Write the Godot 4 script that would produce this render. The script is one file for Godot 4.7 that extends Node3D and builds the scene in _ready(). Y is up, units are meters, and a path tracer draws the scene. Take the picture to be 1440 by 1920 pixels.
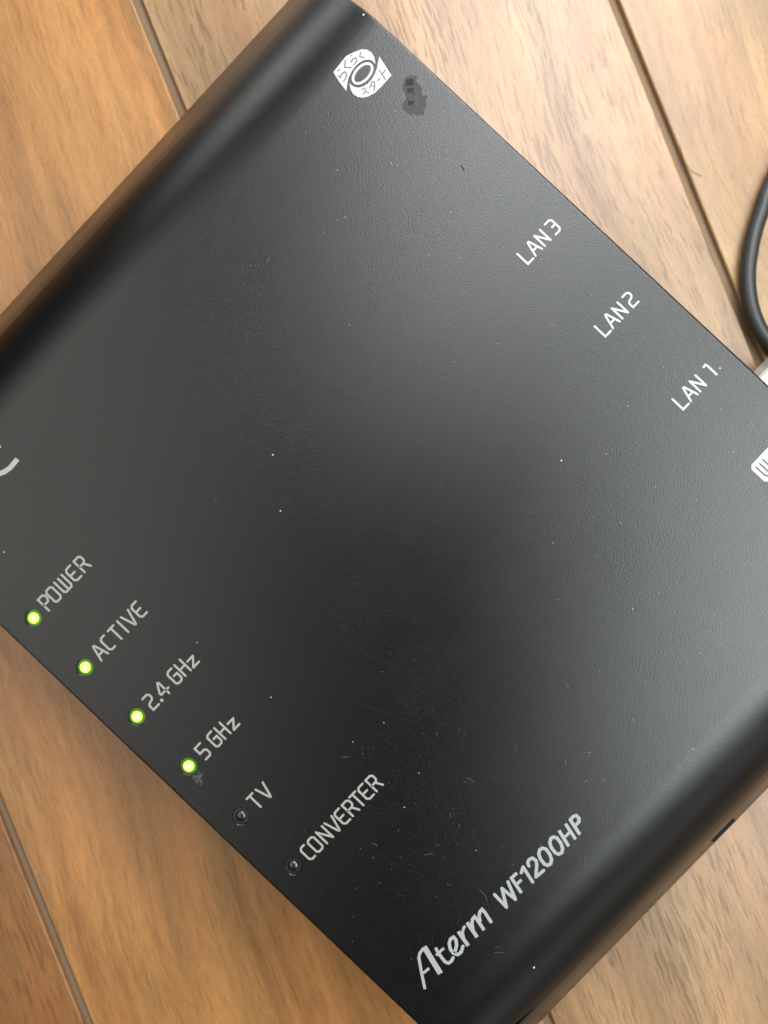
extends Node3D
# A black router lying on a wooden floor, seen from just above. Millimetres in (u, height, v) become metres: u runs along the row of lights, v from the lights to the ports.

const TOP := 34.0          # height of the flat top, mm
const HALF := 65.0         # from the middle to the light side or the port side
const FLAT := 66.0         # the flat top ends here and the round flanks begin
const BULGE := 28.5        # how far the flanks reach out
const SEAM := 28.0         # where top cover and bottom shell meet
const TURN := 1.13989      # direction across the floor planks
const GROOVE := -11.39
const PITCH := 98.63

var taken := {}
var M := {}

# ---------- helpers ----------
func P(u: float, h: float, v: float) -> Vector3:
	return Vector3(u, h, -v) * 0.001

func numbered(called: String, parent: Node) -> String:
	var key := str(parent.get_instance_id()) + called
	var n: int = taken.get(key, 0)
	taken[key] = n + 1
	return called if n == 0 else "%s_%03d" % [called, n]

func st() -> SurfaceTool:
	var s := SurfaceTool.new()
	s.begin(Mesh.PRIMITIVE_TRIANGLES)
	return s

func tri(s: SurfaceTool, p: Array, n: Array, uv: Array) -> void:
	var face: Vector3 = (p[1] - p[0]).cross(p[2] - p[0])
	var order := [0, 2, 1] if face.dot(n[0] + n[1] + n[2]) > 0.0 else [0, 1, 2]
	for k in order:
		s.set_normal(n[k])
		s.set_uv(uv[k])
		s.add_vertex(p[k])

func quad(s: SurfaceTool, p: Array, n: Array, uv: Array) -> void:
	tri(s, [p[0], p[1], p[2]], [n[0], n[1], n[2]], [uv[0], uv[1], uv[2]])
	tri(s, [p[0], p[2], p[3]], [n[0], n[2], n[3]], [uv[0], uv[2], uv[3]])

func flat_quad(s: SurfaceTool, p: Array, n: Vector3) -> void:
	var uv := []
	for q in p:
		uv.append(Vector2(q.x + q.y * 0.7, q.z + q.y * 0.7) * 25.0)
	quad(s, p, [n, n, n, n], uv)

func box(s: SurfaceTool, lo: Vector3, hi: Vector3, skip_top := false) -> void:   # mm, (u, h, v)
	var c := func(i: int) -> Vector3: return P(hi.x if i & 1 else lo.x, hi.y if i & 2 else lo.y, hi.z if i & 4 else lo.z)
	var faces := [[0, 2, 6, 4, Vector3.LEFT], [1, 5, 7, 3, Vector3.RIGHT], [0, 4, 5, 1, Vector3.DOWN], [2, 3, 7, 6, Vector3.UP], [0, 1, 3, 2, Vector3.BACK], [4, 6, 7, 5, Vector3.FORWARD]]
	for f in faces:
		if skip_top and f[4] == Vector3.UP:
			continue
		flat_quad(s, [c.call(f[0]), c.call(f[1]), c.call(f[2]), c.call(f[3])], f[4])

func round_box(s: SurfaceTool, lo: Vector3, hi: Vector3, r: float) -> void:   # a box with chamfered upright and top edges, mm
	var ring := func(x0: float, x1: float, z0: float, z1: float, c: float, h: float) -> Array:
		return [P(x0 + c, h, z0), P(x1 - c, h, z0), P(x1, h, z0 + c), P(x1, h, z1 - c), P(x1 - c, h, z1), P(x0 + c, h, z1), P(x0, h, z1 - c), P(x0, h, z0 + c)]
	var rings := [ring.call(lo.x, hi.x, lo.z, hi.z, r, lo.y), ring.call(lo.x, hi.x, lo.z, hi.z, r, hi.y - r), ring.call(lo.x + r, hi.x - r, lo.z + r, hi.z - r, r * 0.6, hi.y)]
	var mid := P((lo.x + hi.x) / 2, 0, (lo.z + hi.z) / 2)
	for k in 2:
		for i in 8:
			var a: Vector3 = rings[k][i]
			var b: Vector3 = rings[k][(i + 1) % 8]
			var c: Vector3 = rings[k + 1][(i + 1) % 8]
			var d: Vector3 = rings[k + 1][i]
			var n := (b - a).cross(d - a).normalized()
			var out := (a + b + c + d) / 4 - mid
			out.y = 0.0 if k == 0 else out.length()
			flat_quad(s, [a, b, c, d], n if n.dot(out) > 0 else -n)
	for i in range(1, 7):
		var q: Array = rings[2]
		tri(s, [q[0], q[i], q[i + 1]], [Vector3.UP, Vector3.UP, Vector3.UP], [Vector2.ZERO, Vector2.ZERO, Vector2.ZERO])

func obj(called: String, s: SurfaceTool, mat: Material, parent: Node) -> MeshInstance3D:
	var o := MeshInstance3D.new()
	o.name = numbered(called, parent)
	o.mesh = s.commit()
	o.mesh.surface_set_material(0, mat)
	parent.add_child(o, true)
	return o

func tag(o: Node, label: String, category := "", kind := "", group := "") -> Node:
	if label: o.set_meta("label", label)
	if category: o.set_meta("category", category)
	if kind: o.set_meta("kind", kind)
	if group: o.set_meta("group", group)
	return o

func thing(called: String, label: String, category: String) -> Node3D:
	var o := Node3D.new()
	o.name = numbered(called, self)
	add_child(o, true)
	tag(o, label, category)
	return o

func tube(s: SurfaceTool, path: PackedVector3Array, r: float, sides := 14) -> void:   # path in metres, r in mm
	var rings := []
	for i in path.size():
		var t := (path[mini(i + 1, path.size() - 1)] - path[maxi(i - 1, 0)]).normalized()
		var side := t.cross(Vector3.UP).normalized()
		var up := side.cross(t).normalized()
		var ring := []
		for k in sides:
			var a := TAU * k / sides
			ring.append(side * cos(a) + up * sin(a))
		rings.append(ring)
	var along := 0.0
	for i in path.size() - 1:
		var step := path[i].distance_to(path[i + 1])
		for k in sides:
			var j := (k + 1) % sides
			quad(s, [path[i] + rings[i][k] * r * 0.001, path[i] + rings[i][j] * r * 0.001, path[i + 1] + rings[i + 1][j] * r * 0.001, path[i + 1] + rings[i + 1][k] * r * 0.001],
				[rings[i][k], rings[i][j], rings[i + 1][j], rings[i + 1][k]],
				[Vector2(float(k) / sides, along * 40), Vector2(float(k + 1) / sides, along * 40), Vector2(float(k + 1) / sides, (along + step) * 40), Vector2(float(k) / sides, (along + step) * 40)])
		along += step

func ribbon(s: SurfaceTool, pts: PackedVector2Array, w: float, h: float, closed := false, round_ends := true) -> void:   # a flat printed stroke; pts are (u, v) in mm
	if not closed:
		for i in range(1, pts.size() - 1):   # a sharp turn: two strokes that meet
			if (pts[i] - pts[i - 1]).normalized().dot((pts[i + 1] - pts[i]).normalized()) < -0.15:
				ribbon(s, pts.slice(0, i + 1), w, h, false, true)
				ribbon(s, pts.slice(i), w, h + 0.0013, false, true)
				return
	var n := pts.size()
	var left := []
	var right := []
	for i in n:
		var a := pts[(i - 1 + n) % n] if closed else pts[maxi(i - 1, 0)]
		var b := pts[(i + 1) % n] if closed else pts[mini(i + 1, n - 1)]
		var d0 := (pts[i] - a).normalized() if pts[i] != a else (b - pts[i]).normalized()
		var d1 := (b - pts[i]).normalized() if pts[i] != b else d0
		var m := (d0.orthogonal() + d1.orthogonal()).normalized()
		var far := minf(w / 2.0 / maxf(m.dot(d0.orthogonal()), 0.3), w * 0.85)
		left.append(pts[i] + m * far)
		right.append(pts[i] - m * far)
	var up := [Vector3.UP, Vector3.UP, Vector3.UP, Vector3.UP]
	var z := [Vector2.ZERO, Vector2.ZERO, Vector2.ZERO, Vector2.ZERO]
	for i in (n if closed else n - 1):
		var j := (i + 1) % n
		quad(s, [P(left[i].x, h, left[i].y), P(left[j].x, h, left[j].y), P(right[j].x, h, right[j].y), P(right[i].x, h, right[i].y)], up, z)
	if round_ends and not closed:
		for e in [[0, 1], [n - 1, n - 2]]:
			var c: Vector2 = pts[e[0]]
			var d: Vector2 = (c - pts[e[1]]).normalized()
			for k in 4:
				var a0 := -PI / 2 + PI * k / 4
				var a1 := -PI / 2 + PI * (k + 1) / 4
				var p0 := c + d.rotated(a0) * w / 2
				var p1 := c + d.rotated(a1) * w / 2
				tri(s, [P(c.x, h, c.y), P(p0.x, h, p0.y), P(p1.x, h, p1.y)], up, z)

func pairs(a: Array) -> PackedVector2Array:
	var r := PackedVector2Array()
	for i in range(0, a.size(), 2):
		r.append(Vector2(a[i], a[i + 1]))
	return r

func patch(s: SurfaceTool, pts: PackedVector2Array, h: float) -> void:   # a flat printed area
	var ix := Geometry2D.triangulate_polygon(pts)
	for i in range(0, ix.size(), 3):
		var p := []
		for k in 3:
			p.append(P(pts[ix[i + k]].x, h, pts[ix[i + k]].y))
		tri(s, p, [Vector3.UP, Vector3.UP, Vector3.UP], [Vector2.ZERO, Vector2.ZERO, Vector2.ZERO])

# ---------- lettering: strokes on a cell 1 high, x to the right, y up ----------
var GLYPH := {
	"P": [[0, 0, 0, 1, .38, 1, .52, .86, .52, .62, .4, .46, .02, .46]],
	"O": [[.12, 0, 0, .12, 0, .88, .12, 1, .42, 1, .54, .88, .54, .12, .42, 0]],
	"W": [[0, 1, 0, .12, .1, 0, .6, 0, .7, .12, .7, 1], [.35, .98, .35, .04]],
	"E": [[.52, 1, .14, 1, 0, .86, 0, .14, .14, 0, .52, 0], [.03, .5, .42, .5]],
	"R": [[0, 0, 0, 1, .4, 1, .54, .87, .54, .6, .42, .47, .03, .47], [.34, .45, .58, 0]],
	"A": [[0, 0, .24, .9, .28, 1, .36, 1, .4, .9, .64, 0], [.13, .36, .51, .36]],
	"C": [[.42, 1, .14, 1, 0, .86, 0, .14, .14, 0, .42, 0]],
	"T": [[0, 1, .54, 1], [.27, .97, .27, 0]],
	"I": [[0, 0, 0, 1]],
	"V": [[0, 1, .27, .08, .31, 0, .35, 0, .39, .08, .66, 1]],
	"2": [[0, 1, .38, 1, .52, .87, .52, .66, .4, .53, .12, .47, .01, .34, .01, 0, .53, 0]],
	"4": [[.48, 0, .48, .95, .42, 1, .36, .95, .02, .42, .06, .3, .72, .3]],
	"G": [[.5, 1, .14, 1, 0, .86, 0, .12, .12, 0, .4, 0, .53, .12, .53, .54, .24, .54]],
	"H": [[0, 0, 0, 1], [.5, 0, .5, 1], [.03, .52, .47, .52]],
	"z": [[.02, .55, .55, .55, .02, 0, .56, 0]],
	"5": [[.52, 1, 0, 1, 0, .52, .38, .52, .51, .38, .51, .12, .4, 0, 0, 0]],
	"N": [[0, 0, 0, 1, .56, 0, .56, 1]],
	"L": [[0, 1, 0, 0, .53, 0]],
	"3": [[0, 1, .4, 1, .53, .86, .53, .14, .4, 0, .02, 0], [.2, .52, .5, .52]],
	"1": [[-.25, .98, -.05, 1, 0, .9, 0, 0]],
	".": [[0, .02, 0, .05]],
}

func lettering(s: SurfaceTool, word: String, starts: Array, base: float, cap: float, w: float, h: float) -> void:
	for i in word.length():
		var k := 0
		for stroke in GLYPH[word[i]]:
			var pts := pairs(stroke)
			for j in pts.size():
				pts[j] = Vector2(base - pts[j].y * cap, starts[i] + pts[j].x * cap)
			var ring: bool = word[i] == "O"
			ribbon(s, pts, w * (1.5 if word[i] == "." else 1.0), h + 0.004 * k, ring)
			k += 1

# ---------- materials ----------
func mat(c: Color, rough: float, spec := 0.5) -> StandardMaterial3D:
	var m := StandardMaterial3D.new()
	m.albedo_color = c
	m.roughness = rough
	m.metallic_specular = spec
	return m

func noise(seed_: int, f: float, octaves := 3) -> FastNoiseLite:
	var n := FastNoiseLite.new()
	n.seed = seed_
	n.noise_type = FastNoiseLite.TYPE_SIMPLEX_SMOOTH
	n.frequency = f
	n.fractal_octaves = octaves
	return n

func layer(seed_: int, w: int, h: int, f: float, stretch: int, octaves := 3) -> PackedByteArray:
	var im := noise(seed_, f, octaves).get_image(w, h / stretch)
	im.resize(w, h, Image.INTERPOLATE_CUBIC)
	return im.get_data()

func wood(seed_: int, base: Color, red: float, pore: float) -> StandardMaterial3D:
	var W := 512
	var H := 2048     # 98.6 by 400 mm
	var broad := layer(seed_, W, H, 0.007, 4, 4)
	var hue := layer(seed_ + 1, W, H, 0.010, 5, 3)
	var streak := layer(seed_ + 2, W, H, 0.045, 32, 3)
	var fine := layer(seed_ + 3, W, H, 0.30, 9, 2)
	var dash := layer(seed_ + 4, W, H, 0.21, 12, 2)
	var where := layer(seed_ + 5, W, H, 0.012, 3, 2)
	var fleck := layer(seed_ + 6, W, H, 0.22, 2, 2)
	var out := PackedByteArray()
	out.resize(W * H * 3)
	var deep := PackedByteArray()
	deep.resize(W * H)
	for y in H:
		var slant := int(y * 0.045 + 9.0 * sin(y * 0.0061 + seed_) + 4.0 * sin(y * 0.017 + seed_ * 2))
		for x in W:
			var i := y * W + x
			var g := y * W + posmod(x + slant, W)
			var tone := 1.0 + (broad[g] - 128) * 0.0011 + (streak[g] - 128) * 0.0006 + (fine[g] - 128) * 0.0005 + (fleck[i] - 128) * 0.00035
			var hole := clampf((dash[g] - 158 + (where[i] - 128) * 0.35) * 0.03, 0.0, 1.0) * pore
			tone *= 1.0 - 0.16 * hole
			var r := (hue[g] - 128) * 0.0005 + red
			out[i * 3] = clampi(int(base.r8 * tone * (1.0 + r * 0.35)), 0, 255)
			out[i * 3 + 1] = clampi(int(base.g8 * tone * (1.0 - r * 0.25)), 0, 255)
			out[i * 3 + 2] = clampi(int(base.b8 * tone * (1.0 - r * 0.5 - hole * 0.04)), 0, 255)
			deep[i] = clampi(int(150 + (streak[g] - 128) * 0.25 + (fine[g] - 128) * 0.3 - hole * 90), 0, 255)
	var m := mat(Color.WHITE, 0.3, 0.5)
	m.albedo_texture = ImageTexture.create_from_image(Image.create_from_data(W, H, false, Image.FORMAT_RGB8, out))
	var bump := Image.create_from_data(W, H, false, Image.FORMAT_L8, deep)
	bump.convert(Image.FORMAT_RGBA8)
	bump.bump_map_to_normal_map(2.0)
	m.normal_enabled = true
	m.normal_texture = ImageTexture.create_from_image(bump)
	m.normal_scale = 0.13
	return m

func make_materials() -> void:
	var grain := noise(77, 0.29, 2).get_image(2048, 2048)   # 205 mm, once over the whole case
	grain.convert(Image.FORMAT_RGBA8)
	grain.bump_map_to_normal_map(3.0)
	M.plastic = mat(Color(0.04, 0.042, 0.042), 0.27, 0.5)
	M.plastic.normal_enabled = true
	M.plastic.normal_texture = ImageTexture.create_from_image(grain)
	M.plastic.normal_scale = 0.16
	var film := PackedByteArray()
	film.resize(1024 * 1024)
	var blotch := layer(301, 1024, 1024, 0.006, 1, 4)
	var wipe := layer(302, 1024, 1024, 0.03, 24, 3)
	for i in 1024 * 1024:
		film[i] = clampi(int(206 + (blotch[i] - 128) * 0.10 + (wipe[i] - 128) * 0.06), 120, 255)
	M.plastic.roughness = 0.315
	M.plastic.roughness_texture = ImageTexture.create_from_image(Image.create_from_data(1024, 1024, false, Image.FORMAT_L8, film))
	M.shell = mat(Color(0.10, 0.098, 0.096), 0.32, 0.45)
	M.dark = mat(Color(0.03, 0.03, 0.03), 0.6, 0.3)
	M.print = mat(Color(0.545, 0.55, 0.53), 0.55, 0.3)
	M.silver = mat(Color(0.57, 0.57, 0.56), 0.45, 0.4)
	M.white = mat(Color(0.70, 0.70, 0.70), 0.55, 0.3)
	M.knock = mat(Color(0.24, 0.245, 0.25), 0.5, 0.5)
	M.stain = mat(Color(0.18, 0.185, 0.18), 0.48, 0.36)
	M.crust = mat(Color(0.12, 0.125, 0.12), 0.6, 0.3)
	M.smear = mat(Color(0.30, 0.30, 0.29), 0.6, 0.3)
	M.lens = mat(Color(0.085, 0.09, 0.088), 0.22, 0.6)
	M.glow = mat(Color(0.2, 0.3, 0.05), 0.3)
	M.glow.emission_enabled = true
	M.glow.emission = Color(0.80, 1.0, 0.36)
	M.glow.emission_energy_multiplier = 1.9
	M.hot = mat(Color(0.3, 0.35, 0.1), 0.3)
	M.hot.emission_enabled = true
	M.hot.emission = Color(0.93, 1.0, 0.60)
	M.hot.emission_energy_multiplier = 2.4
	M.rim = mat(Color(0.15, 0.3, 0.04), 0.3)
	M.rim.emission_enabled = true
	M.rim.emission = Color(0.50, 0.95, 0.05)
	M.rim.emission_energy_multiplier = 0.16
	M.cord = mat(Color(0.16, 0.16, 0.16), 0.42, 0.5)
	M.clear = mat(Color(0.66, 0.65, 0.63), 0.25, 0.6)
	M.grey = mat(Color(0.5, 0.5, 0.5), 0.4)
	M.joint = mat(Color(0.46, 0.385, 0.315), 0.8, 0.2)
	M.dust = mat(Color(0.37, 0.37, 0.365), 0.8, 0.2)
	M.lint = mat(Color(0.33, 0.33, 0.325), 0.8, 0.2)
	M.bright = mat(Color(0.85, 0.85, 0.84), 0.8, 0.2)
	M.scratch = mat(Color(0.13, 0.135, 0.135), 0.6, 0.3)
	M.marking = mat(Color(0.34, 0.36, 0.40), 0.6, 0.3)
	M.hair = mat(Color(0.28, 0.2, 0.14), 0.7, 0.2)
	M.boards = [wood(41, Color(0.50, 0.345, 0.205), 0.04, 1.0), wood(11, Color(0.60, 0.425, 0.252), 0.0, 0.5), wood(23, Color(0.56, 0.44, 0.315), 0.02, 1.0), wood(35, Color(0.565, 0.435, 0.295), 0.0, 0.55)]

# ---------- floor ----------
func make_floor() -> void:
	var ground := Node3D.new()
	ground.name = "floor"
	add_child(ground)
	tag(ground, "brown wooden floor of wide planks with grey joints", "", "structure")
	var L := 700.0
	var gap := 1.95
	var half := PITCH / 2.0 - gap / 2.0
	# cross-section of a plank: eased edges, walls down into the joint
	var sec := [[-half, -6.0], [-half, -0.45], [-half + 0.12, -0.14], [-half + 0.5, 0.0], [half - 0.5, 0.0], [half - 0.12, -0.14], [half, -0.45], [half, -6.0]]
	var nor := [Vector2(-1, 0), Vector2(-1, 0.1), Vector2(-0.7, 0.7), Vector2(0, 1), Vector2(0, 1), Vector2(0.7, 0.7), Vector2(1, 0.1), Vector2(1, 0)]
	var s := st()
	for i in sec.size() - 1:
		var a: Array = sec[i]
		var b: Array = sec[i + 1]
		var na := Vector3(nor[i].x, nor[i].y, 0).normalized()
		var nb := Vector3(nor[i + 1].x, nor[i + 1].y, 0).normalized()
		var ua: float = a[0] / PITCH + 0.5 + a[1] * 0.01
		var ub: float = b[0] / PITCH + 0.5 + b[1] * 0.01
		quad(s, [Vector3(a[0], a[1], L) * .001, Vector3(b[0], b[1], L) * .001, Vector3(b[0], b[1], -L) * .001, Vector3(a[0], a[1], -L) * .001], [na, nb, nb, na],
			[Vector2(ua, L / 400 + .5), Vector2(ub, L / 400 + .5), Vector2(ub, -L / 400 + .5), Vector2(ua, -L / 400 + .5)])
	s.generate_tangents()
	var board := s.commit()
	var f := st()
	quad(f, [Vector3(-2, -1.4, L) * .001, Vector3(2, -1.4, L) * .001, Vector3(2, -1.4, -L) * .001, Vector3(-2, -1.4, -L) * .001], [Vector3.UP, Vector3.UP, Vector3.UP, Vector3.UP], [Vector2(0, 9), Vector2(.04, 9), Vector2(.04, 0), Vector2.ZERO])
	var strip := f.commit()
	var across := Vector3(cos(TURN), 0, -sin(TURN))
	var turned := Basis(across, Vector3.UP, Vector3(sin(TURN), 0, cos(TURN)))
	for i in range(-5, 5):
		var o := MeshInstance3D.new()
		o.name = numbered("plank", ground)
		o.mesh = board
		o.material_override = M.boards[clampi(i + 2, 0, 3) if i >= -2 and i <= 1 else posmod(i, 4)]
		o.transform = Transform3D(turned, across * (GROOVE + (i + 0.5) * PITCH) * 0.001)
		ground.add_child(o, true)
		var j := MeshInstance3D.new()
		j.name = numbered("joint", ground)
		j.mesh = strip
		j.material_override = M.joint
		j.transform = Transform3D(turned, across * (GROOVE + i * PITCH) * 0.001)
		ground.add_child(j, true)

# ---------- router ----------
func flank(h: float) -> float:   # how far out the flank is at a height
	return FLAT + BULGE * sqrt(maxf(0.0, 1.0 - pow(h / TOP, 2)))

func cover_profile(low_right: float) -> Array:   # from the right lower edge over the top to the left lower edge: [u, h, normal, arc length]
	var pts := []
	var t0 := asin(low_right / TOP)
	var steps := 22
	for i in steps + 1:
		var t := lerpf(t0, PI / 2, float(i) / steps)
		pts.append([FLAT + BULGE * cos(t), TOP * sin(t), Vector3(cos(t) / BULGE, sin(t) / TOP, 0).normalized()])
	t0 = asin((SEAM - 0.04) / TOP)
	for i in steps + 1:
		var t := lerpf(PI / 2, t0, float(i) / steps)
		pts.append([-FLAT - BULGE * cos(t), TOP * sin(t), Vector3(-cos(t) / BULGE, sin(t) / TOP, 0).normalized()])
	return pts

const LED_U := [-38.6, -25.2, -11.8, 1.6, 15.1, 28.55]
const LED_V := -59.55

func make_router() -> Node3D:
	var r := thing("router", "flat black plastic internet router with four lit green lights, lying on the planks", "router")
	# top cover
	var s := st()
	var rings := [[-HALF, 0.56], [-HALF + 0.1, 0.28], [-HALF + 0.3, 0.08], [-HALF + 0.6, 0.0]]
	for k in 7:
		rings.append([-HALF + 0.6 + (k + 1) * 3.0, 0.0])
	rings += [[0.0, 0.0], [HALF - 0.6, 0.0], [HALF - 0.3, 0.08], [HALF - 0.1, 0.28], [HALF, 0.56]]
	var all := []
	for g in rings:
		var low: float = SEAM - 0.04 + 1.9 * pow(clampf((-46.0 - g[0]) / 19.0, 0.0, 1.0), 0.7)
		var row := []
		var arc := 0.0
		var last: Variant = null
		for q in cover_profile(low):
			var p: Vector3 = P(q[0], q[1], g[0]) - q[2] * g[1] * 0.001
			if last != null:
				arc += p.distance_to(last)
			last = p
			var lean: float = 0.0 if g[1] == 0.0 else g[1] * 4.2
			row.append([p, (q[2] + Vector3(0, 0, -signf(g[0])) * lean).normalized(), Vector2(arc * 4.878, g[0] * 0.004878 + 0.5)])
		all.append(row)
	for i in all.size() - 1:
		for j in all[i].size() - 1:
			if j == 22 and all[i][j][0].z != all[i + 1][j][0].z and rings[i][1] == 0.0 and rings[i + 1][1] == 0.0:
				continue   # the flat top, laid below with holes for the lights
			var a: Array = all[i][j]
			var b: Array = all[i][j + 1]
			var c: Array = all[i + 1][j + 1]
			var d: Array = all[i + 1][j]
			quad(s, [a[0], b[0], c[0], d[0]], [a[1], b[1], c[1], d[1]], [a[2], b[2], c[2], d[2]])
	# end faces
	for e in [0, all.size() - 1]:
		var n := Vector3(0, 0, 1 if e == 0 else -1)
		var mid := P(0, SEAM, rings[e][0])
		for j in all[e].size() - 1:
			tri(s, [mid, all[e][j][0], all[e][j + 1][0]], [n, n, n], [Vector2.ZERO, all[e][j][2], all[e][j + 1][2]])
	# flat top with six round holes
	var uvt := func(q: Vector2) -> Vector2: return Vector2(0.5 - q.x * 0.004878, q.y * 0.004878 + 0.5)
	var top_quad := func(u0: float, u1: float, v0: float, v1: float) -> void:
		quad(s, [P(u0, TOP, v0), P(u1, TOP, v0), P(u1, TOP, v1), P(u0, TOP, v1)], [Vector3.UP, Vector3.UP, Vector3.UP, Vector3.UP], [uvt.call(Vector2(u0, v0)), uvt.call(Vector2(u1, v0)), uvt.call(Vector2(u1, v1)), uvt.call(Vector2(u0, v1))])
	var e0 := HALF - 0.6
	var v0 := LED_V - 2.5
	var v1 := LED_V + 2.5
	top_quad.call(-FLAT, FLAT, -e0, v0)
	top_quad.call(-FLAT, FLAT, v1, e0)
	var from := -FLAT
	for u in LED_U:
		top_quad.call(from, u - 2.5, v0, v1)
		from = u + 2.5
		for k in 32:
			var a0 := TAU * k / 32
			var a1 := TAU * (k + 1) / 32
			var d0 := Vector2(cos(a0), sin(a0))
			var d1 := Vector2(cos(a1), sin(a1))
			var c := Vector2(u, LED_V)
			var q0 := c + d0 * 1.72
			var q1 := c + d1 * 1.72
			var o0 := c + d0 * 2.5 / maxf(absf(d0.x), absf(d0.y))
			var o1 := c + d1 * 2.5 / maxf(absf(d1.x), absf(d1.y))
			quad(s, [P(q0.x, TOP, q0.y), P(o0.x, TOP, o0.y), P(o1.x, TOP, o1.y), P(q1.x, TOP, q1.y)], [Vector3.UP, Vector3.UP, Vector3.UP, Vector3.UP], [uvt.call(q0), uvt.call(o0), uvt.call(o1), uvt.call(q1)])
			# the wall of the hole: a small chamfer, then straight down
			var i0 := c + d0 * 1.55
			var i1 := c + d1 * 1.55
			var n0 := Vector3(-d0.x, 1, d0.y).normalized()
			var n1 := Vector3(-d1.x, 1, d1.y).normalized()
			quad(s, [P(q0.x, TOP, q0.y), P(q1.x, TOP, q1.y), P(i1.x, TOP - .17, i1.y), P(i0.x, TOP - .17, i0.y)], [n0, n1, n1, n0], [uvt.call(q0), uvt.call(q1), uvt.call(i1), uvt.call(i0)])
			var w0 := Vector3(-d0.x, 0, d0.y)
			var w1 := Vector3(-d1.x, 0, d1.y)
			quad(s, [P(i0.x, TOP - .17, i0.y), P(i1.x, TOP - .17, i1.y), P(i1.x, TOP - 1.2, i1.y), P(i0.x, TOP - 1.2, i0.y)], [w0, w1, w1, w0], [uvt.call(i0), uvt.call(i1), uvt.call(i1), uvt.call(i0)])
	top_quad.call(from, FLAT, v0, v1)
	s.generate_tangents()
	obj("top_cover", s, M.plastic, r)
	# bottom shell with a lip inside the cover
	var prof := []
	# a flat slope below the seam, rounded into a short upright foot
	var top_u := flank(SEAM) + 0.05
	var run := top_u
	var last_h := SEAM - 0.08
	for i in 17:
		var h := lerpf(SEAM - 0.08, 11.5, i / 16.0)
		var lean := deg_to_rad(lerpf(46.0, 33.0, minf(1.0, (SEAM - h) / 5.0)))   # how far the face looks up
		run += (last_h - h) * tan(lean)
		last_h = h
		prof.append([run, h, Vector3(cos(lean), sin(lean), 0)])
	var low_u: float = prof[-1][0]
	for q in [[0.55, 10.2, 0.18], [0.7, 8.8, 0.0], [0.7, 3.0, -0.05], [0.2, 1.2, -0.6], [-1.6, 0.3, -0.97]]:
		prof.append([low_u + q[0], q[1], Vector3(sqrt(1.0 - q[2] * q[2]), q[2], 0)])
	var slot_lo := 12.4
	var slot_hi := 21.0
	var b := st()
	var cuts := [-HALF + 0.15, -3.3, 3.1, HALF - 0.15]
	for sgn in [1.0, -1.0]:
		for i in prof.size() - 1:
			for k in 3:
				if sgn > 0 and k == 1 and prof[i][1] <= 20.0 and prof[i + 1][1] >= 11.4:
					continue
				var p := []
				var n := []
				for q in [[i, k], [i + 1, k], [i + 1, k + 1], [i, k + 1]]:
					p.append(P(prof[q[0]][0] * sgn, prof[q[0]][1], cuts[q[1]]))
					n.append(Vector3(prof[q[0]][2].x * sgn, prof[q[0]][2].y, 0))
				quad(b, p, n, [Vector2(p[0].x, p[0].z) * 25, Vector2(p[1].x + p[1].y, p[1].z) * 25, Vector2(p[2].x + p[2].y, p[2].z) * 25, Vector2(p[3].x, p[3].z) * 25])
		# the lip: a ledge inwards, then up behind the cover's edge
		var x0: float = prof[0][0]
		var ledge := [[x0, SEAM - .08, Vector3.UP], [x0 - 0.32, SEAM - .08, Vector3(-sgn, 0.1, 0)], [x0 - 0.32, 25.6, Vector3.UP], [x0 - 3.2, 25.6, Vector3(sgn, 0.1, 0)], [x0 - 3.2, SEAM + 1.4, Vector3.ZERO]]
		for i in 4:
			var c: Array = ledge[i]
			var d: Array = ledge[i + 1]
			flat_quad(b, [P(c[0] * sgn, c[1], cuts[0]), P(d[0] * sgn, d[1], cuts[0]), P(d[0] * sgn, d[1], cuts[3]), P(c[0] * sgn, c[1], cuts[3])], c[2])
	var ub: float = prof[-1][0]
	flat_quad(b, [P(-ub, .25, cuts[0]), P(ub, .25, cuts[0]), P(ub, .25, cuts[3]), P(-ub, .25, cuts[3])], Vector3.DOWN)
	for e in [cuts[0], cuts[3]]:
		var n := Vector3(0, 0, -signf(e))
		for i in prof.size() - 1:
			for sgn in [1.0, -1.0]:
				tri(b, [P(0, 12, e), P(prof[i][0] * sgn, prof[i][1], e), P(prof[i + 1][0] * sgn, prof[i + 1][1], e)], [n, n, n], [Vector2.ZERO, Vector2.ZERO, Vector2.ZERO])
		tri(b, [P(0, 12, e), P(-ub, .25, e), P(ub, .25, e)], [n, n, n], [Vector2.ZERO, Vector2.ZERO, Vector2.ZERO])
		tri(b, [P(0, 12, e), P(-prof[0][0], SEAM - .08, e), P(prof[0][0], SEAM - .08, e)], [n, n, n], [Vector2.ZERO, Vector2.ZERO, Vector2.ZERO])
	b.generate_tangents()
	var shell := obj("bottom_shell", b, M.shell, r)
	# the slot in the right flank: a dark pocket with a pale peg at one end
	var k := st()
	var inner := 80.0
	var hi_h: float = 0.0
	var lo_h: float = 100.0
	for q in prof:
		if q[1] <= 20.0: hi_h = maxf(hi_h, q[1])
		if q[1] >= 11.4: lo_h = minf(lo_h, q[1])
	var u_hi: float = 0.0
	var u_lo: float = 0.0
	for q in prof:
		if q[1] == hi_h: u_hi = q[0]
		if q[1] == lo_h: u_lo = q[0]
	flat_quad(k, [P(inner, lo_h, -3.3), P(inner, hi_h, -3.3), P(inner, hi_h, 3.1), P(inner, lo_h, 3.1)], Vector3.RIGHT)
	for e in [-3.3, 3.1]:
		flat_quad(k, [P(inner, lo_h, e), P(u_lo, lo_h, e), P(u_hi, hi_h, e), P(inner, hi_h, e)], Vector3(0, 0, signf(e)))
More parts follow.
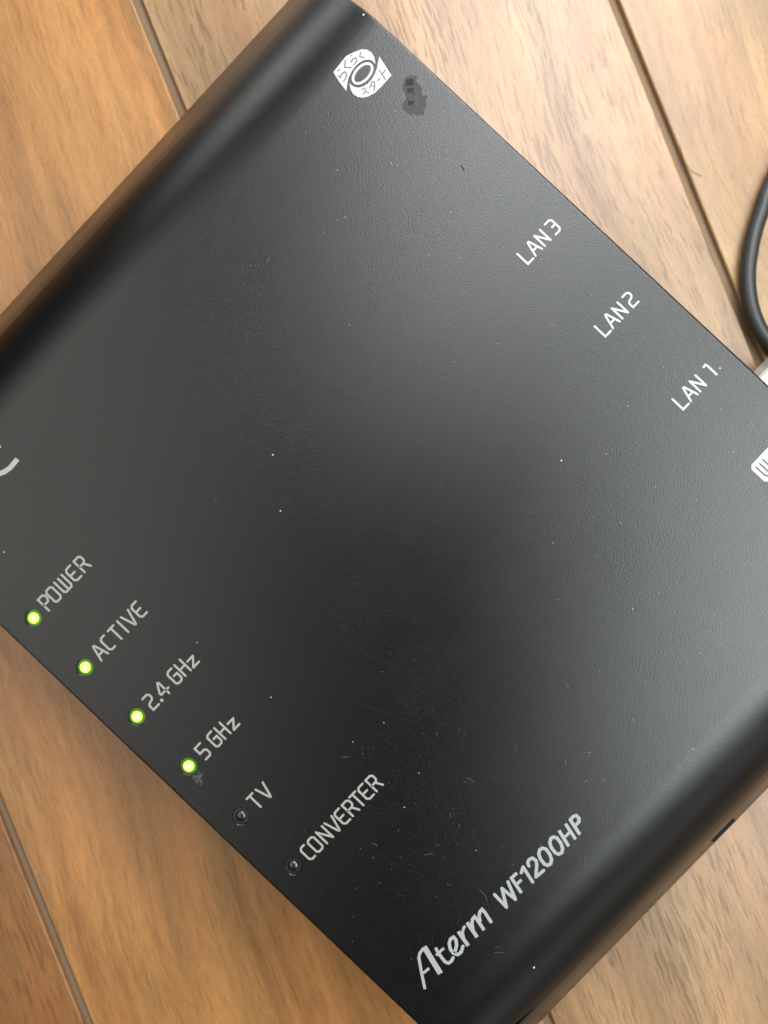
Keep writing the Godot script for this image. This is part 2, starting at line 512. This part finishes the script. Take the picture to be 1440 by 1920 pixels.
	flat_quad(k, [P(inner, lo_h, -3.3), P(u_lo, lo_h, -3.3), P(u_lo, lo_h, 3.1), P(inner, lo_h, 3.1)], Vector3.UP)
	flat_quad(k, [P(inner, hi_h, -3.3), P(u_hi, hi_h, -3.3), P(u_hi, hi_h, 3.1), P(inner, hi_h, 3.1)], Vector3.DOWN)
	var slot := obj("stand_slot", k, M.dark, r)
	var peg := st()
	for q in 12:
		var a0 := TAU * q / 12
		var a1 := TAU * (q + 1) / 12
		var n0 := Vector3(cos(a0), 0, -sin(a0))
		var n1 := Vector3(cos(a1), 0, -sin(a1))
		quad(peg, [P(87.6 + 0.9 * cos(a0), lo_h + .1, 1.7 + 0.9 * sin(a0)), P(87.6 + 0.9 * cos(a1), lo_h + .1, 1.7 + 0.9 * sin(a1)), P(87.6 + 0.9 * cos(a1), 17.6, 1.7 + 0.9 * sin(a1)), P(87.6 + 0.9 * cos(a0), 17.6, 1.7 + 0.9 * sin(a0))], [n0, n1, n1, n0], [Vector2.ZERO, Vector2.ZERO, Vector2.ZERO, Vector2.ZERO])
		tri(peg, [P(87.6, 17.8, 1.7), P(87.6 + 0.9 * cos(a0), 17.6, 1.7 + 0.9 * sin(a0)), P(87.6 + 0.9 * cos(a1), 17.6, 1.7 + 0.9 * sin(a1))], [Vector3.UP, Vector3.UP, Vector3.UP], [Vector2.ZERO, Vector2.ZERO, Vector2.ZERO])
	obj("peg", peg, M.grey, slot)
	return r

func make_lights(r: Node3D) -> void:
	var words := ["POWER", "ACTIVE", "2.4 GHz", "5 GHz", "TV", "CONVERTER"]
	for i in 6:
		var lit := i < 4
		var core := st()
		var hot := st()
		var rim := st()
		var steps := 6
		for k in 28:
			var a0 := TAU * k / 28
			var a1 := TAU * (k + 1) / 28
			for j in steps:
				var t0 := PI / 2 * j / steps
				var t1 := PI / 2 * (j + 1) / steps
				var p := []
				var n := []
				for q in [[a0, t0], [a1, t0], [a1, t1], [a0, t1]]:
					var rad := 1.09 * sin(q[1])
					p.append(P(LED_U[i] + rad * cos(q[0]), TOP - 0.45 + 0.62 * cos(q[1]), LED_V + rad * sin(q[0])))
					n.append(Vector3(sin(q[1]) * cos(q[0]) * 0.6, cos(q[1]) + 0.05, -sin(q[1]) * sin(q[0]) * 0.6).normalized())
				quad(hot if j < 2 else core if j < 5 else rim, p, n, [Vector2.ZERO, Vector2.ZERO, Vector2.ZERO, Vector2.ZERO])
			# the clear skirt round the dome, down in its hole
			var sk := []
			for q in [[a0, 1.09], [a1, 1.09], [a1, 1.56], [a0, 1.56]]:
				sk.append(P(LED_U[i] + q[1] * cos(q[0]), TOP - (0.45 if q[1] < 1.4 else 0.62), LED_V + q[1] * sin(q[0])))
			flat_quad(rim, sk, Vector3.UP)
		var o := obj("led_light", core, M.glow if lit else M.lens, r)
		tag(o, ("lit green " if lit else "unlit clear ") + words[i] + " light")
		obj("led_core", hot, M.hot if lit else M.lens, o)
		obj("led_rim", rim, M.rim if lit else M.lens, o)
		if lit:
			var lamp := AreaLight3D.new()
			lamp.name = "led_glow" if i == 0 else "led_glow_%03d" % i
			lamp.area_size = Vector2(0.0018, 0.0018)
			lamp.light_color = Color(0.75, 1.0, 0.2)
			lamp.light_energy = 0.0000012
			lamp.shadow_enabled = true
			lamp.transform = Transform3D(Basis(Vector3.RIGHT, PI / 2), P(LED_U[i], TOP + 0.25, LED_V))
			r.add_child(lamp, true)

func make_print(r: Node3D) -> void:
	var h := TOP + 0.02
	var rows := [
		["POWER", [-56.4, -54.4, -51.9, -48.95, -46.5], -37.4, 2.88], ["ACTIVE", [-56.4, -53.85, -51.58, -48.98, -47.95, -45.38], -23.8, 2.9],
		["2.4GHz", [-56.35, -53.96, -53.4, -49.8, -47.54, -45.45], -10.4, 2.88], ["5GHz", [-56.3, -53.2, -50.94, -48.7], 3.05, 2.88],
		["TV", [-56.4, -53.95], 16.55, 2.9], ["CONVERTER", [-56.42, -54.46, -51.95, -49.6, -47.2, -44.92, -42.88, -40.8, -38.5], 30.12, 2.9]]
	for row in rows:
		var s := st()
		lettering(s, row[0], row[1], row[2], row[3], 0.41, h)
		tag(obj("printed_word", s, M.print, r), "grey printed " + row[0].replace("GHz", " GHz"))
	for k in 3:
		var s := st()
		lettering(s, "LAN" + str(3 - k), [51.22, 53.25, 55.7, [58.5, 58.48, 59.93][k]], [-16.48, 2.93, 22.38][k], 2.68, 0.37, h)
		tag(obj("printed_word", s, M.white, r), "white printed LAN %d" % (3 - k))
	var dot := st()
	ribbon(dot, pairs([22.0, 61.12, 22.1, 61.18]), 0.22, h)
	obj("printed_dot", dot, M.white, r)
	var nick := st()
	ribbon(nick, pairs([-37.9, 55.95, -37.3, 55.9, -36.7, 55.6]), 0.16, h)
	obj("dark_nick", nick, M.dark, r)
	var along := [[-14, -24.5, 14.2, -20.3], [-20, -16.5, -12.5, -28.0], [10, -31, 26, -24.5], [-34, 8, -21, 12.5], [38, -47, 47, -44], [2, 4.5, 9.5, 8.0], [-48, 31, -44.5, 22], [49, -14, 53, -4]]
	for k in along.size():
		var a := Vector2(along[k][0], along[k][1])
		var e := Vector2(along[k][2], along[k][3])
		var scr := st()
		var side := (e - a).orthogonal() * 0.03
		ribbon(scr, PackedVector2Array([a, a.lerp(e, 0.3) + side, a.lerp(e, 0.65) + side * 0.8, e]), 0.045, h - 0.01 + 0.001 * k)
		obj("scratch", scr, M.scratch, r)
	# the white plate that reads WAN
	var w := st()
	patch(w, pairs([38.3, 52.3, 38.9, 51.72, 42.1, 51.72, 42.7, 52.3, 42.7, 60.2, 42.1, 60.8, 38.9, 60.8, 38.3, 60.2]), h)
	var plate := obj("printed_plate", w, M.white, r)
	tag(plate, "white printed plate with dark WAN letters")
	var wt := st()
	lettering(wt, "WAN", [52.58, 55.55, 58.15], 41.8, 2.6, 0.3, h + 0.015)
	obj("plate_letters", wt, M.knock, plate)
	# the maker's letters, of which the photograph shows the end of the C
	var c := st()
	ribbon(c, pairs([-65.3, -40.15, -65.62, -41.6, -65.3, -43.6, -64.4, -45.0, -63.2, -45.3, -62.0, -44.7, -61.3, -43.3, -60.98, -41.9, -61.1, -39.8]), 0.95, h, false, false)
	ribbon(c, pairs([-65.3, -47.0, -65.3, -51.6, -60.8, -51.6, -60.8, -47.0]), 0.95, h, false, false)
	ribbon(c, pairs([-63.05, -51.1, -63.05, -47.4]), 0.9, h + .004, false, false)
	ribbon(c, pairs([-60.6, -58.4, -65.3, -58.4, -60.8, -53.8, -65.5, -53.8]), 0.95, h, false, false)
	tag(obj("printed_letters", c, M.silver, r), "bold grey printed letters of the maker")
	# model lettering
	var a := st()
	var aterm := [
		[0.55, [61.87, -59.10, 59.04, -57.12, 57.01, -55.62, 56.57, -54.90, 56.44, -53.66]],
		[1.02, [56.3, -53.45, 61.93, -54.98]],
		[0.50, [59.58, -57.18, 59.74, -55.71]],
		[0.60, [58.16, -52.18, 59.12, -52.50, 61.00, -52.79, 61.63, -52.56, 61.79, -51.93, 61.56, -51.19]],
		[0.50, [59.01, -53.09, 59.10, -51.08]],
		[0.62, [61.04, -50.15, 60.50, -49.13, 59.67, -48.40, 58.97, -48.35, 58.82, -48.99, 59.19, -49.74, 60.09, -50.40, 61.08, -50.54, 61.80, -50.14, 61.92, -49.44, 61.39, -48.36]],
		[0.70, [58.88, -46.96, 62.05, -47.62]],
		[0.50, [60.51, -47.19, 59.58, -46.56, 59.12, -45.76, 59.08, -45.32]],
		[0.72, [58.91, -44.61, 62.13, -45.32]],
		[0.62, [60.79, -45.00, 59.69, -44.14, 59.20, -43.46, 59.16, -42.88, 59.69, -42.90, 62.16, -43.47]],
		[0.62, [60.58, -42.89, 59.68, -42.23, 59.21, -41.53, 59.20, -40.93, 59.84, -40.95, 62.20, -41.51]]]
	for i in aterm.size():
		ribbon(a, pairs(aterm[i][1]), aterm[i][0], h + 0.003 * (i % 4), false, i in [3, 5])
	tag(obj("printed_word", a, M.silver, r), "silver italic printed series name in heavy brush letters")
	var m := st()
	var model := [
		[0.60, [58.95, -37.32, 62.16, -37.49, 59.14, -35.53, 62.35, -35.29, 59.08, -33.87]],
		[0.60, [59.17, -31.51, 59.08, -32.93, 62.32, -33.65]],
		[0.55, [60.56, -33.14, 60.63, -31.86]],
		[0.60, [59.71, -30.95, 59.20, -29.94, 62.40, -30.75]],
		[0.60, [59.89, -29.06, 59.32, -28.81, 59.06, -28.23, 59.29, -27.54, 60.08, -27.44, 60.72, -27.86, 61.34, -28.66, 62.18, -29.66, 62.37, -27.77]],
		[0.62, [59.36, -24.92, 59.96, -24.62, 61.15, -24.83, 62.07, -25.35, 62.44, -25.99, 62.23, -26.59, 61.62, -26.82, 60.44, -26.63, 59.57, -26.16, 59.20, -25.47]],
		[0.62, [59.40, -22.01, 60.00, -21.71, 61.19, -21.93, 62.11, -22.44, 62.48, -23.08, 62.27, -23.69, 61.66, -23.92, 60.47, -23.72, 59.61, -23.25, 59.24, -22.57]],
		[0.60, [59.26, -20.45, 62.59, -21.33]],
		[0.60, [59.28, -18.72, 62.60, -19.52]],
		[0.55, [60.87, -20.70, 60.94, -19.32]],
		[0.60, [62.57, -18.35, 59.42, -17.58, 59.37, -16.74, 59.68, -16.24, 60.38, -16.26, 60.81, -16.75, 60.81, -17.64]]]
	for i in model.size():
		ribbon(m, pairs(model[i][1]), model[i][0], h + 0.003 * (i % 3), i in [5, 6], false)
	tag(obj("printed_word", m, M.silver, r), "silver italic printed model number")
	# the round start badge: two white swirls round a white ring, dark letters on them
	var b := st()
	patch(b, pairs([-66.76, 52.49, -67.04, 56.20, -66.44, 57.78, -65.78, 59.03, -65.04, 59.64, -64.05, 59.84, -63.08, 59.57, -62.10, 58.81, -63.08, 58.81, -63.60, 58.52, -64.13, 57.84, -64.45, 56.78, -64.49, 55.72, -64.33, 54.71, -63.96, 53.63, -63.55, 52.85, -62.66, 51.62, -64.58, 51.91]), h)
	patch(b, pairs([-62.51, 60.29, -58.49, 59.29, -58.43, 56.52, -58.56, 54.86, -59.02, 53.54, -59.59, 52.75, -60.39, 52.21, -61.32, 52.07, -62.25, 52.37, -63.21, 53.04, -62.70, 52.99, -62.05, 53.13, -61.39, 53.55, -60.92, 54.30, -60.65, 55.26, -60.67, 56.39, -60.96, 57.54, -61.40, 58.55, -61.81, 59.20]), h)
	var ring := PackedVector2Array()
	for k in 28:
		var t := TAU * k / 28
		ring.append(Vector2(-62.62 + 1.25 * cos(t), 55.95 + 2.2 * sin(t)))
	ribbon(b, ring, 0.46, h, true)
	var badge := obj("printed_badge", b, M.white, r)
	tag(badge, "white printed start badge with a ring and kana letters")
	var kana := [
		[0.20, [-66.32, 53.14, -66.23, 53.74]], [0.22, [-65.70, 52.62, -65.14, 52.58, -65.39, 53.22, -65.26, 53.96, -64.70, 53.86, -64.35, 53.28, -64.21, 52.50]],
		[0.22, [-66.60, 55.52, -65.78, 54.51, -64.91, 55.33]], [0.18, [-66.45, 56.68, -66.33, 57.01]],
		[0.20, [-65.84, 56.15, -65.54, 56.07, -65.76, 56.71, -65.48, 57.18, -65.00, 56.98, -64.85, 56.10]], [0.20, [-65.53, 58.49, -65.10, 57.83, -64.34, 58.27]],
		[0.20, [-60.82, 58.43, -58.78, 58.00]], [0.20, [-59.98, 59.20, -59.85, 58.27]], [0.20, [-59.67, 56.79, -59.68, 57.43]], [0.18, [-60.31, 56.08, -59.85, 54.83]],
		[0.20, [-60.31, 56.08, -59.91, 56.25, -59.31, 55.71, -58.90, 55.00]], [0.16, [-60.00, 55.40, -59.34, 55.68]],
		[0.18, [-60.74, 53.69, -60.53, 54.33, -60.04, 53.95, -59.90, 53.18]], [0.18, [-59.98, 53.88, -59.29, 54.13]]]
	var kt := st()
	for i in kana.size():
		ribbon(kt, pairs(kana[i][1]), kana[i][0], h + 0.012 + 0.003 * (i % 3))
	obj("badge_letters", kt, M.knock, badge)
	# old glue by the badge and a smear below the third pair of lights
	var rng := RandomNumberGenerator.new()
	rng.seed = 5
	var g := st()
	var g2 := st()
	var g3 := st()
	var ragged := func(s: SurfaceTool, outline: PackedVector2Array, rough: float, hh: float) -> void:
		var pts := PackedVector2Array()
		for q in outline.size():
			for e in 5:
				pts.append(outline[q].lerp(outline[(q + 1) % outline.size()], e / 5.0) + Vector2(rng.randfn(0, rough), rng.randfn(0, rough)))
		patch(s, pts, hh)
	var outline := pairs([-56.3, 60.3, -55.9, 61.7, -55.0, 62.3, -54.3, 61.5, -53.2, 61.6, -51.9, 60.5, -51.1, 61.0, -49.9, 59.4, -49.2, 58.2, -50.5, 56.8, -52.0, 56.1, -53.3, 57.0, -54.0, 58.4, -55.4, 58.8])
	ragged.call(g, outline, 0.13, h - 0.012)
	for q in [[-56.0, 60.4, -55.3, 61.5, -54.3, 61.1, -54.6, 60.0, -55.4, 59.7], [-54.9, 59.6, -53.9, 60.4, -53.1, 59.6, -54.1, 58.9], [-52.0, 56.5, -50.6, 57.0, -49.6, 58.3, -50.4, 58.5, -51.3, 57.6], [-50.2, 59.6, -51.2, 60.6, -51.7, 59.8, -50.9, 59.0], [-53.1, 58.1, -52.2, 58.7, -51.9, 57.9, -52.7, 57.4]]:
		ragged.call(g2, pairs(q), 0.1, h - 0.008 + rng.randf() * 0.004)
	for q in 26:
		var c0 := Vector2(-52.6, 59.4) + Vector2(rng.randfn(0, 1.5), rng.randfn(0, 1.1))
		var d0 := Vector2.from_angle(rng.randf() * TAU) * rng.randf_range(0.1, 0.35)
		ribbon(g3, PackedVector2Array([c0 - d0, c0 + d0.rotated(0.9) * 0.3, c0 + d0]), rng.randf_range(0.04, 0.1), h + 0.0012 * q)
	var glue := obj("glue_stain", g, M.stain, r)
	tag(glue, "dark grey patch of old glue")
	obj("crust", g2, M.crust, glue)
	obj("flakes", g3, M.smear, glue)
	var sm := st()
	for q in 34:
		var c0 := Vector2(4.3, -59.95) + Vector2(rng.randfn(0, 0.75), rng.randfn(0, 0.42))
		var d0 := Vector2.from_angle(rng.randf() * TAU) * rng.randf_range(0.12, 0.4)
		ribbon(sm, PackedVector2Array([c0 - d0, c0 + d0.rotated(0.5) * 0.3, c0 + d0]), rng.randf_range(0.06, 0.16), h + 0.0015 * (q % 12))
	tag(obj("smear", sm, M.smear, r), "pale smear beside the third green light from the end")

func make_ports(r: Node3D) -> void:
	for k in 4:
		var c: float = [-17.8, 1.6, 21.0, 38.4][k]
		var f := st()
		for e in [[-7.2, 7.2, 3.2, 4.4], [-7.2, 7.2, 14.6, 15.8], [-7.2, -6.2, 4.4, 14.6], [6.2, 7.2, 4.4, 14.6]]:
			box(f, Vector3(c + e[0], e[2], HALF - 0.1), Vector3(c + e[1], e[3], HALF + 0.5))
		var o := obj("network_port", f, M.shell, r)
		var d := st()
		box(d, Vector3(c - 6.2, 4.4, HALF - 0.5), Vector3(c + 6.2, 14.6, HALF + 0.02))
		obj("opening", d, M.dark, o)
	var p := st()
	for k in 24:
		var a0 := TAU * k / 24
		var a1 := TAU * (k + 1) / 24
		var n := Vector3(cos((a0 + a1) / 2), sin((a0 + a1) / 2), 0)
		var q := func(rad: float, a: float, v: float) -> Vector3: return P(58 + rad * cos(a), 10 + rad * sin(a), v)
		flat_quad(p, [q.call(4.2, a0, HALF - .1), q.call(4.2, a1, HALF - .1), q.call(4.2, a1, HALF + .5), q.call(4.2, a0, HALF + .5)], n)
		flat_quad(p, [q.call(4.2, a0, HALF + .5), q.call(4.2, a1, HALF + .5), q.call(2.8, a1, HALF + .5), q.call(2.8, a0, HALF + .5)], Vector3.FORWARD)
		flat_quad(p, [q.call(2.8, a0, HALF - .1), q.call(2.8, a1, HALF - .1), q.call(2.8, a1, HALF + .5), q.call(2.8, a0, HALF + .5)], -n)
	obj("power_jack", p, M.shell, r)

# ---------- cords ----------
func smooth_path(keys: Array, step := 1.2) -> PackedVector3Array:
	var c := Curve3D.new()
	c.bake_interval = step * 0.001
	for i in keys.size():
		var a: Vector3 = keys[maxi(i - 1, 0)]
		var b: Vector3 = keys[mini(i + 1, keys.size() - 1)]
		c.add_point(keys[i], -(b - a) / 6.0, (b - a) / 6.0)
	return c.get_baked_points()

func make_cords() -> void:
	var cord := thing("power_cord", "thin black power cord bent in a loop on the planks beside the port side", "cord")
	var keys := []
	for q in [[2, 190], [0, 172], [-0.5, 154], [1, 138], [4, 121], [8.0, 108.4], [9.95, 104.3], [11.9, 100.2], [14.3, 96.3], [17.5, 92.1], [21.6, 88.4], [25.9, 85.9], [29.6, 84.8], [34, 84.5], [42, 86], [54, 91], [68, 101], [80, 116], [86, 134]]:
		keys.append(P(q[0], 1.72, q[1]))
	var s := st()
	tube(s, smooth_path(keys), 1.72, 20)
	obj("cable", s, M.cord, cord)
	var mk := st()
	var path := smooth_path(keys, 0.8)
	var rr := RandomNumberGenerator.new()
	rr.seed = 12
	for i in range(1, path.size() - 1):
		var v := -path[i].z * 1000.0
		if v < 86.5 or v > 99.0 or path[i].x * 1000.0 > 30.0:
			continue
		var t := (path[i + 1] - path[i - 1]).normalized()
		var sd := t.cross(Vector3.UP).normalized()
		if sd.z > 0.0: sd = -sd
		for k in 2:
			var ang := 0.95 + rr.randf_range(-0.16, 0.16)
			var nrm := Vector3.UP * cos(ang) + sd * sin(ang)
			var at := path[i] + nrm * 0.00174 + t * rr.randf_range(-0.4, 0.4) * 0.001
			var w := nrm.cross(t) * rr.randf_range(0.06, 0.2) * 0.001
			var l := t * rr.randf_range(0.05, 0.14) * 0.001
			flat_quad(mk, [at - w - l, at + w - l, at + w + l, at - w + l], nrm)
	obj("worn_marking", mk, M.marking, cord)
	var net := thing("network_plug", "clear network plug with a grey cable, pushed into the port near the right edge", "plug")
	var b := st()
	round_box(b, Vector3(32.6, 4.6, 60.0), Vector3(44.2, 12.8, 81.5), 0.5)
	obj("plug_body", b, M.clear, net)
	var l := st()
	round_box(l, Vector3(36.2, 13.0, 66.5), Vector3(40.6, 14.3, 80.0), 0.3)
	obj("latch", l, M.clear, net)
	var t := st()
	tube(t, smooth_path([P(38.4, 8.6, 80), P(38.4, 8.4, 92), P(39, 6.0, 112), P(42, 3.4, 135), P(50, 2.62, 165), P(66, 2.62, 200)]), 2.6, 18)
	obj("cable", t, M.grey, net)

# ---------- dust ----------
func over(u: float) -> float:   # just above the case at that place
	return (TOP if absf(u) <= FLAT else TOP * sqrt(1.0 - pow((absf(u) - FLAT) / BULGE, 2))) + 0.03

func make_dust() -> void:
	var rng := RandomNumberGenerator.new()
	rng.seed = 90210
	var s := st()
	var f := st()
	var b := st()
	var speck := func(into: SurfaceTool, c: Vector2, rad: float) -> void:
		var pts := PackedVector2Array()
		var long := rng.randf_range(1.0, 1.9)
		var turn := rng.randf() * TAU
		for k in 6:
			pts.append(c + (Vector2(cos(TAU * k / 6) * long, sin(TAU * k / 6)) * rad * rng.randf_range(0.6, 1.25)).rotated(turn))
		patch(into, pts, over(c.x))
	for i in 420:
		var c := Vector2(rng.randf_range(-76, 78), rng.randf_range(-62, 63))
		if i % 3 == 0:
			c = Vector2(clampf(rng.randfn(34, 22), -60, 78), clampf(rng.randfn(-30, 18), -62, 62))
		speck.call(s, c, 0.03 + 0.05 * pow(rng.randf(), 2.5))
	for i in 90:
		var c := Vector2(rng.randf_range(-60, 66), rng.randf_range(-61, 60))
		if i % 3 > 0:
			c = Vector2(clampf(rng.randfn(42, 18), -60, 66), clampf(rng.randfn(-28, 18), -62, 60))
		var d := Vector2.from_angle(rng.randf() * TAU) * rng.randf_range(0.06, 0.30)
		var bend := rng.randf_range(-1.0, 1.0)
		var pts := PackedVector2Array()
		var n := rng.randi_range(3, 5)
		for k in n:
			pts.append(c)
			c += d
			d = d.rotated(bend + rng.randfn(0, 0.25))
		ribbon(f, pts, rng.randf_range(0.03, 0.06), over(pts[0].x) + 0.002 * (i % 9))
	# the ones that stand out
	for q in [[58.9, -39.2, 56.2, -38.6], [66.3, -45.2, 67.6, -44.2], [44.5, -41.0, 45.6, -39.8], [36.0, -46.2, 37.2, -45.9], [21.0, -38.5, 22.0, -37.5], [40.3, -25.2, 41.9, -24.9], [-52.3, 19.6, -51.9, 18.7]]:
		var a := Vector2(q[0], q[1])
		var e := Vector2(q[2], q[3])
		ribbon(f, PackedVector2Array([a, a.lerp(e, 0.4) + Vector2(0.2, 0.25), a.lerp(e, 0.7) + Vector2(-0.1, 0.2), e]), 0.07, over(a.x))
	for q in [[74.2, -42.5, .17], [-70.0, 64.0, .17], [-18.55, -12.95, .12], [-26.75, -6.4, .1], [-51.0, -54.2, .13], [3.9, -39.4, .1], [22.3, -28.3, .07], [35.8, -37.1, .11], [20.6, -34.9, .07], [33.4, -30.6, .08], [-13.1, -41.5, .08], [50.9, -33.7, .07], [12.7, 29.3, .07]]:
		speck.call(b, Vector2(q[0], q[1]), q[2])
	var d := thing("dust", "pale specks of dust and curled lint lying on the black top", "dust")
	tag(d, "", "", "stuff")
	obj("specks", s, M.dust, d)
	obj("bright_specks", b, M.bright, d)
	obj("lint", f, M.lint, d)
	var hr := st()
	tube(hr, smooth_path([P(-12.9, .12, 103.5), P(-11.2, .15, 102.2), P(-9.5, .3, 101.3), P(-7.0, .3, 101.15), P(-4.9, .12, 101.8)], 0.3), 0.05, 6)
	tag(obj("hair", hr, M.hair, self), "fine brown hair lying beside the joint between two planks near the cord", "hair")

func lamp(called: String, at: Vector3, size: Vector2, c: Color, radiance: float) -> void:   # a soft-edged panel that shines straight down: three nested areas
	var ir := Vector3(0.727, 0, -0.686).normalized()
	for k in 3:
		var l := AreaLight3D.new()
		l.name = called if k == 0 else "%s_%03d" % [called, k]
		l.area_size = size * [0.7, 1.0, 1.3][k]
		l.light_color = c
		l.light_energy = radiance / 3.0 * l.area_size.x * l.area_size.y / PI
		l.shadow_enabled = true
		l.transform = Transform3D(Basis(ir, Vector3.UP.cross(ir), Vector3.UP), at + Vector3.UP * 0.002 * k)
		add_child(l)

func window(called: String, at: Vector3, size: Vector2, c: Color, radiance: float) -> void:   # a low upright window some way off
	var l := AreaLight3D.new()
	l.name = called
	l.area_size = size
	l.light_color = c
	l.light_energy = radiance * size.x * size.y / PI
	l.shadow_enabled = true
	add_child(l)
	l.look_at_from_position(at, Vector3(0, 0.03, 0), Vector3.UP)

func _ready() -> void:
	# camera
	var cam := Camera3D.new()
	cam.name = "camera"
	add_child(cam)
	var optics := CameraAttributesPhysical.new()
	optics.frustum_focal_length = 19.414
	optics.frustum_focus_distance = 0.154
	optics.frustum_near = 0.01
	optics.frustum_far = 50.0
	optics.exposure_aperture = 9.0
	cam.attributes = optics
	cam.keep_aspect = Camera3D.KEEP_HEIGHT
	cam.fov = 63.449
	cam.near = 0.01
	cam.far = 50.0
	var back := Vector3(0.01339, 0.99950, -0.02859).normalized()
	var right := Vector3(0.726821, -0.029366, -0.686199)
	right = (right - back * right.dot(back)).normalized()
	cam.transform = Transform3D(Basis(right, back.cross(right), back), Vector3(-0.00242, 0.18687, -0.00445))
	cam.current = true
	# air and exposure
	var we := WorldEnvironment.new()
	we.name = "world"
	var env := Environment.new()
	env.background_mode = Environment.BG_COLOR
	env.background_color = Color(0.07, 0.067, 0.064)
	env.tonemap_mode = Environment.TONE_MAPPER_LINEAR
	env.tonemap_exposure = 1.0
	env.sdfgi_enabled = true
	env.ssao_enabled = true
	env.ssil_enabled = true
	we.environment = env
	add_child(we)
	# light: a bright window beyond the port side, a paler one past the upper edge, a dim one to the left
	var ir := Vector3(0.727, 0, -0.686)     # what lies to the right in the photograph
	var iu := Vector3(-0.686, 0, -0.727)    # what lies towards its upper edge
	lamp("window_light", ir * 0.292 - iu * 0.055 + Vector3.UP * 0.40, Vector2(0.265, 0.41), Color(0.96, 0.99, 0.98), 9.9)
	lamp("ceiling_light", ir * 0.112 + iu * 0.465 + Vector3.UP * 0.40, Vector2(0.246, 0.628), Color(0.98, 0.99, 1.0), 12.2)
	lamp("side_light", ir * -0.298 + iu * 0.045 + Vector3.UP * 0.40, Vector2(0.36, 0.559), Color(1.0, 0.98, 0.95), 1.95)
	window("far_window", Vector3(-0.9, 0.34, -0.45), Vector2(0.65, 0.22), Color(0.96, 0.98, 0.98), 6.0)
	window("far_window_001", Vector3(0.95, 0.33, -0.05), Vector2(1.3, 0.18), Color(0.97, 0.98, 0.98), 1.1)
	make_materials()
	make_floor()
	var r := make_router()
	make_lights(r)
	make_print(r)
	make_ports(r)
	make_cords()
	make_dust()
